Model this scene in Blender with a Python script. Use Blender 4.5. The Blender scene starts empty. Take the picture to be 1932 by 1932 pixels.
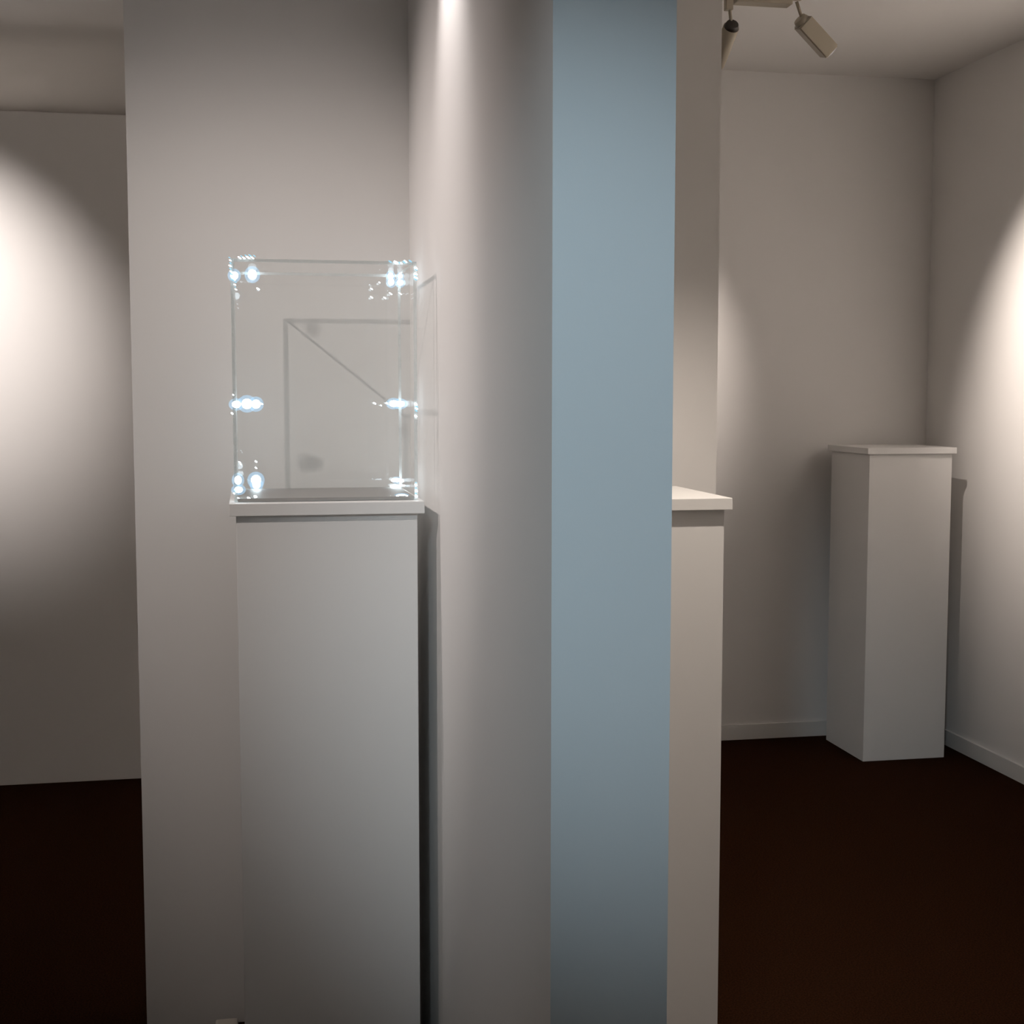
import bpy, bmesh, math, random
from mathutils import Vector, Matrix
random.seed(7)
SC = bpy.context.scene
COL = SC.collection

# ------------------------------------------------------------------ camera
CAM_H = 1.2499
cd = bpy.data.cameras.new('camera'); cam = bpy.data.objects.new('camera', cd); COL.objects.link(cam)
cd.sensor_width = 36.0; cd.sensor_fit = 'HORIZONTAL'; cd.lens = 36.0 * 2587.35 / 1932.0
cd.clip_start = 0.05
R_ = Vector((0.982187, -0.187903, 0.000091)); U_ = Vector((0.015936, 0.083781, 0.996357)); F_ = Vector((0.187226, 0.978608, -0.085283))
cam.matrix_world = Matrix(((R_.x, U_.x, -F_.x, 0), (R_.y, U_.y, -F_.y, 0), (R_.z, U_.z, -F_.z, CAM_H), (0, 0, 0, 1)))
SC.camera = cam

# ------------------------------------------------------------------ world, exposure
w = bpy.data.worlds.new('world'); SC.world = w; w.use_nodes = True
w.node_tree.nodes['Background'].inputs[0].default_value = (0.5, 0.6, 0.75, 1)
w.node_tree.nodes['Background'].inputs[1].default_value = 0.02
SC.view_settings.view_transform = 'Standard'; SC.view_settings.look = 'None'
SC.view_settings.gamma = 1.0; SC.view_settings.use_curve_mapping = False
SC.view_settings.exposure = 0.0
SC.cycles.max_bounces = 10; SC.cycles.diffuse_bounces = 6; SC.cycles.transparent_max_bounces = 24
SC.cycles.sample_clamp_indirect = 4.0

WARM = (1.0, 0.88, 0.79)
# gallery spots and added unseen ones: name -> position, aim, watts, cone degrees, blend, source radius, colour
SPOTS = {
    'case': dict(pos=(-1.015, 1.145, 2.285), aim=(0.02, 2.50, 1.22), W=52, cone=50, blend=1.0, r=0.009, col=(1, 0.90, 0.84)),
    'side': dict(pos=(-1.015, 2.38, 2.20), aim=(0.31, 2.22, 1.40), W=30, cone=58, blend=1.0, r=0.012, col=(1, 0.88, 0.84)),
    'graze':   dict(pos=(0.13, 2.14, 2.20),  aim=(0.36, 2.13, 1.75), W=7, cone=75, blend=1.0, r=0.02, col=(1, 0.93, 0.90)),
    'near': dict(pos=(0.95, 1.86, 2.17), aim=(0.76, 2.22, 0.80), W=52, cone=84, blend=1.0, r=0.015, col=(1, 0.88, 0.77)),
    'end': dict(pos=(-0.45, -0.50, 2.17), aim=(0.36, 1.42, 1.19), W=98, cone=30, blend=1.0, r=0.05, col=(0.78, 0.92, 1.0)),  # added out of view to light the partition end
    'corner': dict(pos=(1.450, 3.505, 2.230), aim=(2.46, 3.72, 1.42), W=140, cone=60, blend=0.95, r=0.008, col=WARM),
    'back': dict(pos=(1.252, 3.50, 2.205), aim=(1.22, 4.66, 1.40), W=66, cone=50, blend=0.8, r=0.010, col=WARM),
    'left': dict(pos=(-1.35, 3.30, 2.17), aim=(-1.02, 4.54, 1.50), W=125, cone=54, blend=0.95, r=0.010, col=(1, 0.91, 0.86)),
    'aisle': dict(pos=(-1.90, 0.30, 2.17), aim=(-2.60, 0.80, 1.95), W=42, cone=70, blend=1.0, r=0.02, col=WARM),  # added fill, bounced off the left wall
    'lroom': dict(pos=(-1.90, 3.70, 2.17), aim=(-2.60, 4.00, 1.90), W=30, cone=70, blend=1.0, r=0.02, col=WARM),  # added fill for the left room, out of view
    'raisle': dict(pos=(1.60, 1.20, 2.17), aim=(2.44, 1.30, 1.85), W=90, cone=70, blend=1.0, r=0.02, col=WARM),  # added fill, bounced off the near right wall
    'rroom': dict(pos=(1.75, 2.75, 2.17), aim=(2.44, 3.0, 1.95), W=160, cone=75, blend=1.0, r=0.02, col=WARM),  # added fill to lift the far right room
    'rear': dict(pos=(-1.75, 5.10, 2.17), aim=(-1.2, 5.85, 1.3), W=80, cone=100, blend=1.0, r=0.010, col=WARM),  # added out of view to brighten the space behind the panel
}

# ------------------------------------------------------------------ materials
def nt(name):
    m = bpy.data.materials.new(name); m.use_nodes = True
    t = m.node_tree; b = t.nodes['Principled BSDF']; return m, t, b
def painted(name, col, rough=0.6, bump=0.04, scale=220.0, var=0.015):
    m, t, b = nt(name)
    tc = t.nodes.new('ShaderNodeTexCoord')
    n1 = t.nodes.new('ShaderNodeTexNoise'); n1.inputs['Scale'].default_value = 2.3; n1.inputs['Detail'].default_value = 4
    t.links.new(tc.outputs['Object'], n1.inputs['Vector'])
    r = t.nodes.new('ShaderNodeMapRange'); r.inputs['To Min'].default_value = 1 - var; r.inputs['To Max'].default_value = 1 + var
    t.links.new(n1.outputs['Fac'], r.inputs['Value'])
    mx = t.nodes.new('ShaderNodeVectorMath'); mx.operation = 'SCALE'; mx.inputs[0].default_value = col
    t.links.new(r.outputs[0], mx.inputs['Scale']); t.links.new(mx.outputs[0], b.inputs['Base Color'])
    b.inputs['Roughness'].default_value = rough; b.inputs['Specular IOR Level'].default_value = 0.3
    n2 = t.nodes.new('ShaderNodeTexNoise'); n2.inputs['Scale'].default_value = scale; n2.inputs['Detail'].default_value = 3
    t.links.new(tc.outputs['Object'], n2.inputs['Vector'])
    bp = t.nodes.new('ShaderNodeBump'); bp.inputs['Strength'].default_value = bump; bp.inputs['Distance'].default_value = 0.002
    t.links.new(n2.outputs['Fac'], bp.inputs['Height']); t.links.new(bp.outputs[0], b.inputs['Normal'])
    return m
M_wall = painted('white_wall_paint', (0.80, 0.785, 0.77), 0.75)
M_ceil = painted('white_ceiling_paint', (0.80, 0.78, 0.76), 0.85)
M_blue = painted('pale_blue_wall_paint', (0.60, 0.675, 0.715), 0.75)
M_plinth = painted('white_plinth_paint', (0.77, 0.76, 0.745), 0.5, 0.02)
M_board = painted('white_gloss_trim', (0.74, 0.73, 0.71), 0.4, 0.02)
M_lamp = painted('cream_powder_coat', (0.40, 0.355, 0.28), 0.45, 0.02)
M_dark = painted('dark_metal', (0.05, 0.045, 0.04), 0.4, 0.02)
M_base = painted('grey_base_board', (0.33, 0.32, 0.31), 0.5, 0.02)
M_plug = painted('white_plastic', (0.8, 0.74, 0.66), 0.35, 0.0)

def carpet():
    m, t, b = nt('dark_brown_carpet')
    tc = t.nodes.new('ShaderNodeTexCoord')
    n = t.nodes.new('ShaderNodeTexNoise'); n.inputs['Scale'].default_value = 260; n.inputs['Detail'].default_value = 6; n.inputs['Roughness'].default_value = 0.7
    t.links.new(tc.outputs['Object'], n.inputs['Vector'])
    cr = t.nodes.new('ShaderNodeValToRGB')
    cr.color_ramp.elements[0].position = 0.35; cr.color_ramp.elements[0].color = (0.008, 0.0030, 0.0014, 1)
    cr.color_ramp.elements[1].position = 0.68; cr.color_ramp.elements[1].color = (0.040, 0.015, 0.0055, 1)
    t.links.new(n.outputs['Fac'], cr.inputs['Fac']); t.links.new(cr.outputs[0], b.inputs['Base Color'])
    b.inputs['Roughness'].default_value = 1.0; b.inputs['Specular IOR Level'].default_value = 0.02
    bp = t.nodes.new('ShaderNodeBump'); bp.inputs['Strength'].default_value = 0.6; bp.inputs['Distance'].default_value = 0.004
    t.links.new(n.outputs['Fac'], bp.inputs['Height']); t.links.new(bp.outputs[0], b.inputs['Normal'])
    return m
M_carpet = carpet()

def clear_panel():
    m = bpy.data.materials.new('clear_acrylic'); m.use_nodes = True; t = m.node_tree; t.nodes.clear()
    out = t.nodes.new('ShaderNodeOutputMaterial'); mix = t.nodes.new('ShaderNodeMixShader')
    tr = t.nodes.new('ShaderNodeBsdfTransparent'); tr.inputs[0].default_value = (0.995, 0.998, 0.997, 1)
    gl = t.nodes.new('ShaderNodeBsdfGlossy'); gl.inputs['Roughness'].default_value = 0.02; gl.inputs['Color'].default_value = (0.92, 0.96, 1, 1)
    mix.inputs[0].default_value = 0.022
    t.links.new(tr.outputs[0], mix.inputs[1]); t.links.new(gl.outputs[0], mix.inputs[2])
    t.links.new(mix.outputs[0], out.inputs[0]); return m
def clear_edge(name, fac, col, rough, bump):
    m = bpy.data.materials.new(name); m.use_nodes = True; t = m.node_tree; t.nodes.clear()
    out = t.nodes.new('ShaderNodeOutputMaterial'); mix = t.nodes.new('ShaderNodeMixShader'); mix.inputs[0].default_value = fac
    tr = t.nodes.new('ShaderNodeBsdfTransparent'); tr.inputs[0].default_value = (0.93, 0.97, 0.97, 1)
    gl = t.nodes.new('ShaderNodeBsdfPrincipled'); gl.inputs['Base Color'].default_value = col
    gl.inputs['Roughness'].default_value = rough; gl.inputs['Metallic'].default_value = 0.0
    tc = t.nodes.new('ShaderNodeTexCoord')
    n = t.nodes.new('ShaderNodeTexNoise'); n.inputs['Scale'].default_value = 160; n.inputs['Detail'].default_value = 4
    t.links.new(tc.outputs['Object'], n.inputs['Vector'])
    bp = t.nodes.new('ShaderNodeBump'); bp.inputs['Strength'].default_value = bump; bp.inputs['Distance'].default_value = 0.004
    t.links.new(n.outputs['Fac'], bp.inputs['Height']); t.links.new(bp.outputs[0], gl.inputs['Normal'])
    t.links.new(tr.outputs[0], mix.inputs[1]); t.links.new(gl.outputs[0], mix.inputs[2]); t.links.new(mix.outputs[0], out.inputs[0])
    return m
M_clear = clear_panel()
M_edge = clear_edge('acrylic_cut_edge', 0.52, (0.78, 0.82, 0.83, 1), 0.45, 0.4)

def emit(name, col, s, alpha=1.0):
    m = bpy.data.materials.new(name); m.use_nodes = True; t = m.node_tree; t.nodes.clear()
    out = t.nodes.new('ShaderNodeOutputMaterial'); e = t.nodes.new('ShaderNodeEmission')
    e.inputs[0].default_value = (*col, 1); e.inputs[1].default_value = s
    if alpha < 1:
        tr = t.nodes.new('ShaderNodeBsdfTransparent'); mx = t.nodes.new('ShaderNodeMixShader'); mx.inputs[0].default_value = alpha
        t.links.new(tr.outputs[0], mx.inputs[1]); t.links.new(e.outputs[0], mx.inputs[2]); t.links.new(mx.outputs[0], out.inputs[0])
    else:
        t.links.new(e.outputs[0], out.inputs[0])
    return m
M_led_glint = emit('led_glint_white', (0.80, 0.94, 1.0), 30.0, 0.25)  # LED lamps, and the painted glint beads
M_halo = emit('led_halo_glow', (0.42, 0.72, 1.0), 1.6, 0.17)  # halo round each LED, painted as a weak glow
M_cyan = emit('cyan_glint_glow', (0.35, 0.72, 0.92), 1.1)  # colour fringe of the glints, painted as glow
M_bulb = emit('spot_bulb', (1.0, 0.9, 0.8), 0.35)

# ------------------------------------------------------------------ mesh helpers
def add_box(bm, x0, y0, z0, x1, y1, z1, mi=0):
    v = [bm.verts.new(p) for p in ((x0,y0,z0),(x1,y0,z0),(x1,y1,z0),(x0,y1,z0),(x0,y0,z1),(x1,y0,z1),(x1,y1,z1),(x0,y1,z1))]
    fs = []
    for a in ((0,3,2,1),(4,5,6,7),(0,1,5,4),(1,2,6,5),(2,3,7,6),(3,0,4,7)):
        f = bm.faces.new([v[i] for i in a]); f.material_index = mi; fs.append(f)
    return fs
def add_tube(bm, p0, p1, r0, r1=None, n=24, cap=True):
    r1 = r0 if r1 is None else r1
    p0 = Vector(p0); p1 = Vector(p1); d = (p1 - p0).normalized()
    a = d.orthogonal().normalized(); b = d.cross(a)
    A = [bm.verts.new(p0 + r0 * (math.cos(2*math.pi*i/n) * a + math.sin(2*math.pi*i/n) * b)) for i in range(n)]
    B = [bm.verts.new(p1 + r1 * (math.cos(2*math.pi*i/n) * a + math.sin(2*math.pi*i/n) * b)) for i in range(n)]
    for i in range(n):
        j = (i + 1) % n; bm.faces.new((A[i], A[j], B[j], B[i])).smooth = True
    if cap: bm.faces.new(A[::-1]); bm.faces.new(B)
def obj(name, bm, mats, parent=None, bevel=0.0, loc=None):
    me = bpy.data.meshes.new(name)
    if bevel > 0:
        bmesh.ops.bevel(bm, geom=list(bm.edges), offset=bevel, segments=2, affect='EDGES', profile=0.6)
    bmesh.ops.recalc_face_normals(bm, faces=bm.faces)
    bm.to_mesh(me); bm.free()
    for m in (mats if isinstance(mats, (list, tuple)) else [mats]): me.materials.append(m)
    o = bpy.data.objects.new(name, me); COL.objects.link(o)
    if loc: o.location = loc
    if parent: o.parent = parent
    return o
def box_obj(name, b, m, parent=None, bevel=0.0):
    bm = bmesh.new(); add_box(bm, *b); return obj(name, bm, m, parent, bevel)
def struct(o): o['kind'] = 'structure'; return o
def thing(name, label, cat, loc, group=None):
    o = bpy.data.objects.new(name, None); COL.objects.link(o); o.location = loc
    o['label'] = label; o['category'] = cat
    if group: o['group'] = group
    return o

# ------------------------------------------------------------------ room shell
XL_, XR_, YF_ = -2.6, 2.4386, -1.0       # side walls and the wall behind the viewer
YB, YBL, ZC = 4.6625, 5.85, 2.3761
YM, XM0, XM1 = 2.70, -0.2168, 0.9460      # cross wall behind the near plinths
PA, PB, PN = 0.3128, 0.4451, 1.4115       # partition: left face, right face, near end
struct(box_obj('floor', (XL_, YF_, -0.1, XR_, YBL, 0), M_carpet))
struct(box_obj('ceiling', (XL_, YF_, ZC, XR_, YBL, ZC + 0.1), M_ceil))
struct(box_obj('wall_right', (XR_, YF_, 0, XR_ + 0.1, YBL, ZC), M_wall))
struct(box_obj('wall_left', (XL_ - 0.1, YF_, 0, XL_, YBL, ZC), M_wall))
struct(box_obj('wall_back', (0.36, YB, 0, XR_, YB + 0.1, ZC), M_wall))
struct(box_obj('wall_back_left', (XL_, YBL, 0, XR_, YBL + 0.1, ZC), M_wall))
struct(box_obj('wall_front', (XL_, YF_ - 0.1, 0, XR_, YF_, ZC), M_wall))

struct(box_obj('wall_center', (XM0, YM, 0, XM1, YM + 0.10, ZC), M_wall))
bm = bmesh.new(); fs = add_box(bm, PA, PN, 0, PB, YM, ZC)
fs[2].material_index = 1                 # the narrow end painted pale blue
struct(obj('wall_partition', bm, [M_wall, M_blue]))
BB = 0.0551
struct(box_obj('baseboard_back', (0.36, YB - 0.010, 0, XR_ - 0.010, YB, BB), M_board, bevel=0.001))
struct(box_obj('baseboard_right', (XR_ - 0.010, 1.2, 0, XR_, YB, BB), M_board, bevel=0.001))

# ------------------------------------------------------------------ exhibition panel in the left room
t = thing('exhibition_panel', 'low white freestanding exhibition panel at left, spotlit, stopping short of the ceiling', 'panel', (-1.35, 4.59, 0))
box_obj('board', (-1.05, -0.05, 0.0, 1.35, 0.05, 2.122), M_wall, t, bevel=0.002)

# ------------------------------------------------------------------ plinths
HP, OV, CT, BW = 1.0715, 0.0110, 0.0205, 0.30
def plinth(label, x, y, d=0.30, rz=0.0):
    t = thing('display_plinth', label, 'plinth', (x, y, 0), 'white display plinths')
    box_obj('plinth_body', (0, 0, 0, BW, d, HP - CT), M_plinth, t, bevel=0.0012)
    box_obj('plinth_cap', (-OV, -OV, HP - CT, BW + OV, d + OV, HP), M_plinth, t, bevel=0.0010)
    return t
plinth('tall white plinth carrying the clear lit case, left of the blue-ended partition', -0.0237, 2.294)
plinth('tall white plinth with bare bright top, half hidden behind the blue-ended partition', 0.5095, 2.265)
plinth('tall white plinth with bare top standing in the far room corner', 2.042, 4.2905, 0.305)

# ------------------------------------------------------------------ clear display case with lights in its corners
CX0, CX1, CY0, CY1, CZ0, CZ1 = -0.0262, 0.2795, 2.312, 2.565, HP + 0.001, 1.4715
TH = 0.005
case = thing('display_case', 'clear acrylic box case with glowing blue-white lights at its edges, on the left plinth', 'display case', (CX0, CY0, CZ0))
W_, D_, H_ = CX1 - CX0, CY1 - CY0, CZ1 - CZ0
def panel(name, b):
    bm = bmesh.new(); fs = add_box(bm, *b)
    ar = sorted(fs, key=lambda f: -f.calc_area())
    for f in ar[2:]: f.material_index = 1
    return obj(name, bm, [M_clear, M_edge], case)
E_ = 0.0004
panel('front_panel', (0, 0, 0, W_, TH, H_))
panel('back_panel', (0, D_ - TH, 0, W_, D_, H_))
panel('side_panel', (0, TH + E_, 0, TH, D_ - TH - E_, H_))
panel('side_panel', (W_ - TH, TH + E_, 0, W_, D_ - TH - E_, H_))
box_obj('base_panel', (TH + E_, TH + E_, 0, W_ - TH - E_, D_ - TH - E_, TH), M_base, case)
panel('top_panel', (TH + E_, TH + E_, H_ - TH, W_ - TH - E_, D_ - TH - E_, H_))
def bead(bm, c, r, sx=1.0, sz=1.0, tilt=0.0, seg=12):
    mt = Matrix.Translation(c) @ Matrix.Rotation(tilt, 4, 'Y') @ Matrix.Diagonal((sx, 0.6, sz, 1))
    bmesh.ops.create_uvsphere(bm, u_segments=seg, v_segments=max(6, seg // 2), radius=r, matrix=mt)
    for f in bm.faces: f.smooth = True
def at(px, py, Y):        # a pixel of the photograph to a point at depth Y
    d = F_ + (px - 966) / 2587.35 * R_ - (py - 966) / 2587.35 * U_
    k = Y / d.y; return Vector((0, 0, CAM_H)) + d * k - Vector((CX0, CY0, CZ0))
YBK, YFR = CY1 - 0.020, CY0 + 0.012
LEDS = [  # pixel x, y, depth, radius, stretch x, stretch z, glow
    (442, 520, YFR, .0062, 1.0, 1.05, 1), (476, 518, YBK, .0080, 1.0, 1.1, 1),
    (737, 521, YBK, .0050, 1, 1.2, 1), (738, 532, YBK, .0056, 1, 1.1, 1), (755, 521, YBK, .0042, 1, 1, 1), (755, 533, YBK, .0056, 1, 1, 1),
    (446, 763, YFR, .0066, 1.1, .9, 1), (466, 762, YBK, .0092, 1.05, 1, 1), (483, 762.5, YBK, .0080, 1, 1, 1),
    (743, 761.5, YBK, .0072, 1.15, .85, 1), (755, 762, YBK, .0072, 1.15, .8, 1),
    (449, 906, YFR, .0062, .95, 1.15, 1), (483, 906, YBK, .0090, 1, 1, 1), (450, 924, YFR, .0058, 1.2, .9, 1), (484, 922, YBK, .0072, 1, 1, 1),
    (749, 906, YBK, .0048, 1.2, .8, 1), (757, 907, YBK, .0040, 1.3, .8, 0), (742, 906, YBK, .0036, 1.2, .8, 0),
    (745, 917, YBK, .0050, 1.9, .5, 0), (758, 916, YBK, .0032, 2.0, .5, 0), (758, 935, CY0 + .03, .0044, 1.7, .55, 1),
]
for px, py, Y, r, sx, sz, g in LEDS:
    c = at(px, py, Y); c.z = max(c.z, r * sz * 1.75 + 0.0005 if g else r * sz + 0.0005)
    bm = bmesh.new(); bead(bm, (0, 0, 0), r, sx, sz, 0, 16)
    o = obj('led_lamp', bm, M_led_glint, case, loc=c)
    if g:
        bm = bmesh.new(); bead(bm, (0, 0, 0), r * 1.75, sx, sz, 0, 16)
        obj('led_halo', bm, M_halo, o)  # glowing shell standing in for the halo round the LED
GL = [  # glowing beads painted in for reflections: pixel x, y, depth, radius, stretch x
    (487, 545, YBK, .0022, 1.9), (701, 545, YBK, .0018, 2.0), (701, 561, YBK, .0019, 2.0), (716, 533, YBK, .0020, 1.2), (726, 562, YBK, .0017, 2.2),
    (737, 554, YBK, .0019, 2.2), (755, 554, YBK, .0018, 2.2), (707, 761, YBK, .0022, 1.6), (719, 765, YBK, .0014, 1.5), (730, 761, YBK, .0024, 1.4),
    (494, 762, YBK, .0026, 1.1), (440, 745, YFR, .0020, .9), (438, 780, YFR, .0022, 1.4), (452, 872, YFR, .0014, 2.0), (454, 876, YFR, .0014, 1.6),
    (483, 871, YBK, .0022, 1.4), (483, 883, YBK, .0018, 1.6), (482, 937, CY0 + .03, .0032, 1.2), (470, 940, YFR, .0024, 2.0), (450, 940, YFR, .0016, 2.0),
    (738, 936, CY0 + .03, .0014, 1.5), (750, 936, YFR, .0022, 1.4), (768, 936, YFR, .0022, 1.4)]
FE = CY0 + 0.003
# more glowing beads, painting glitter into the cut edges near the corners
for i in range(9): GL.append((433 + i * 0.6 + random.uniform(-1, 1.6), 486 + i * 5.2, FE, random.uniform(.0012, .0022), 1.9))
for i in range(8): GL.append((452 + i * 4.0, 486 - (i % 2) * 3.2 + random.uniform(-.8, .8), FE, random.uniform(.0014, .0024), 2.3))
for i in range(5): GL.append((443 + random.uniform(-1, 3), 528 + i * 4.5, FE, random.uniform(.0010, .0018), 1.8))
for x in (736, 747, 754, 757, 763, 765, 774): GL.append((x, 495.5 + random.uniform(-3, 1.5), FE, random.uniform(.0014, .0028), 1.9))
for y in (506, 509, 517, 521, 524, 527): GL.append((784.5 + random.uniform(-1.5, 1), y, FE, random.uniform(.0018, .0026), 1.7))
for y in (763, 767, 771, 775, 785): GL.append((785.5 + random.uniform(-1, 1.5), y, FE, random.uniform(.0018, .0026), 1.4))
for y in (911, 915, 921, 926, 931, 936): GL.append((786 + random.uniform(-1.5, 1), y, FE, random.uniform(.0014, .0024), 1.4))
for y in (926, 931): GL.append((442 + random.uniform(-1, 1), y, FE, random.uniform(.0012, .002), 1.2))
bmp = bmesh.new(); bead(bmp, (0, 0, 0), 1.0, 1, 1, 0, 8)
gm = bpy.data.meshes.new('glint'); bmp.to_mesh(gm); bmp.free(); gm.materials.append(M_led_glint)
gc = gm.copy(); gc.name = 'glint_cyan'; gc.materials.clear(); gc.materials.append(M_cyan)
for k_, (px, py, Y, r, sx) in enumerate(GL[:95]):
    o = bpy.data.objects.new('painted_glint', gc if (k_ > 22 and k_ % 2) else gm); COL.objects.link(o); o.parent = case  # glowing bead in place of a reflected glint, no lamp there
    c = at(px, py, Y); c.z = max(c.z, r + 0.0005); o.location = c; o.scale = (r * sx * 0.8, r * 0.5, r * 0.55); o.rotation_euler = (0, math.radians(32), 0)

# ------------------------------------------------------------------ track and spotlights
def spot_fixture(key, label, group='ceiling spotlights', head_len=0.125, hw=0.021, lens_in=0.0, back=0.0, stem_top=None, square=False, ad=(0.018, 0.020)):
    s = SPOTS[key]; P = Vector(s['pos']); d = (Vector(s['aim']) - P).normalized()
    top = stem_top or (P.x, P.y, ZC - 0.04)
    t = thing('ceiling_spotlight', label, 'spotlight', (top[0], top[1], top[2]), group)
    O = Vector(top)
    tail = P - d * 0.0 - O; nose = tail + d * head_len
    bm = bmesh.new()
    q = d.to_track_quat('Z', 'Y').to_matrix().to_4x4()
    if square:
        a = hw
        f = add_box(bm, -a, -a, 0, a, a, head_len)
        bmesh.ops.bevel(bm, geom=list(bm.edges), offset=0.003, segments=2, affect='EDGES')
        bmesh.ops.transform(bm, matrix=Matrix.Translation(tail) @ q @ Matrix.Rotation(math.radians(s.get('roll', 20)), 4, 'Z'), verts=bm.verts)
    else:
        add_tube(bm, tail, nose, hw, hw, 28)
    head = obj('lamp_head', bm, M_lamp, t)
    bm = bmesh.new(); add_tube(bm, tail - d * 0.012, tail, hw * 0.75, hw * 0.95, 24); obj('rear_cap', bm, M_lamp if square else M_dark, t)
    bm = bmesh.new(); add_tube(bm, nose, nose + d * 0.003, hw * 0.85, hw * 0.85, 24); obj('lens', bm, M_bulb, t)
    bm = bmesh.new(); add_tube(bm, (0, 0, -0.02), tail + Vector((0, 0, 0.006)), 0.0045, 0.0045, 12)
    bmesh.ops.create_uvsphere(bm, u_segments=12, v_segments=8, radius=0.009, matrix=Matrix.Translation(tail + Vector((0, 0, 0.004))))
    obj('stem', bm, M_lamp, t)
    box_obj('track_adapter', (-ad[0], -0.010, -ad[1], ad[0], 0.010, 0.0), M_lamp, t, bevel=0.002)
    L = bpy.data.lights.new('spot_beam', 'SPOT'); L.energy = s['W']; L.spot_size = math.radians(s['cone']); L.spot_blend = s['blend']
    L.shadow_soft_size = s['r']; L.color = s['col']
    lo = bpy.data.objects.new('spot_beam', L); COL.objects.link(lo); lo.parent = t
    lo.location = nose + d * 0.012; lo.rotation_euler = d.to_track_quat('-Z', 'Y').to_euler()
    return t
def track(label, b):
    t = thing('lighting_track', label, 'lighting track', (b[0], b[1], b[2]), 'ceiling lighting tracks')
    bm = bmesh.new(); add_box(bm, 0, 0, 0, b[3]-b[0], b[4]-b[1], b[5]-b[2]); obj('track_rail', bm, M_lamp, t, bevel=0.002)
    bm = bmesh.new(); add_box(bm, 0.01, (b[4]-b[1])*.35, -0.0012, b[3]-b[0]-0.01, (b[4]-b[1])*.65, -0.0002); obj('track_slot', bm, M_dark, t)
    return t
ZT = ZC - 0.034
trk = track('white ceiling track in the far right room carrying two spotlights', (1.00, 3.485, 2.300, 1.448, 3.519, ZC))
box_obj('driver_box', (1.262 - 1.00, -0.004, -0.033, 1.414 - 1.00, 0.038, -0.0002), M_lamp, trk, bevel=0.003)
spot_fixture('corner', 'cream tubular spotlight tilted down to the right under the ceiling track', stem_top=(1.432, 3.502, 2.2998), hw=0.0225, head_len=0.112, square=True, ad=(0.014, 0.016))
spot_fixture('back', 'spotlight on the track partly cut off by the cross wall edge', stem_top=(1.2445, 3.502, 2.2998), ad=(0.010, 0.052))
track('white ceiling track above the left aisle in front of the clear case', (-1.040, 0.40, ZT, -1.000, 2.60, ZC))
spot_fixture('case', 'spotlight on the left aisle track aimed at the clear case', stem_top=(-1.020, 1.140, ZT))
spot_fixture('side', 'spotlight on the left aisle track aimed across at the partition side', stem_top=(-1.020, 2.38, ZT))
spot_fixture('graze', 'spotlight close against the left side of the partition', stem_top=(0.12, 2.16, ZT))
spot_fixture('near', 'spotlight above the half hidden right plinth', stem_top=(0.95, 1.84, ZT))
spot_fixture('end', 'unseen cool spotlight added behind the viewer to light the pale blue partition end', stem_top=(-0.47, -0.54, ZT))
spot_fixture('aisle', 'unseen fill spotlight added to bounce off the left side wall beside the viewer', stem_top=(-1.88, 0.28, ZT))
spot_fixture('lroom', 'unseen fill spotlight added to bounce off the side wall of the left room', stem_top=(-1.88, 3.68, ZT))
spot_fixture('raisle', 'unseen fill spotlight added to bounce off the right wall beside the viewer', stem_top=(1.58, 1.20, ZT))
spot_fixture('rroom', 'unseen fill spotlight added to bounce off the right wall ahead of the far track', stem_top=(1.73, 2.75, ZT))
spot_fixture('rear', 'unseen spotlight added behind the freestanding panel to brighten the rear wall and ceiling', stem_top=(-1.78, 5.07, ZT))
spot_fixture('left', 'spotlight in the left room aimed at the freestanding panel', stem_top=(-1.36, 3.27, ZT))

# ------------------------------------------------------------------ power plug on the floor behind the left plinth
t = thing('power_plug', 'small pale plug lying on the carpet beside the left plinth, against the wall', 'plug', (-0.062, 2.650, 0))
box_obj('plug_body', (-0.022, -0.022, 0.001, 0.022, 0.022, 0.024), M_plug, t, bevel=0.006)
bm = bmesh.new(); pts = [(0.022, 0.0, 0.012), (0.045, 0.003, 0.005), (0.110, 0.006, 0.004), (0.180, 0.004, 0.004), (0.192, 0.004, 0.016), (0.192, 0.004, 0.90)]
for p, q in zip(pts[:-1], pts[1:]): add_tube(bm, p, q, 0.003, 0.003, 10)
obj('cable', bm, M_plug, t)
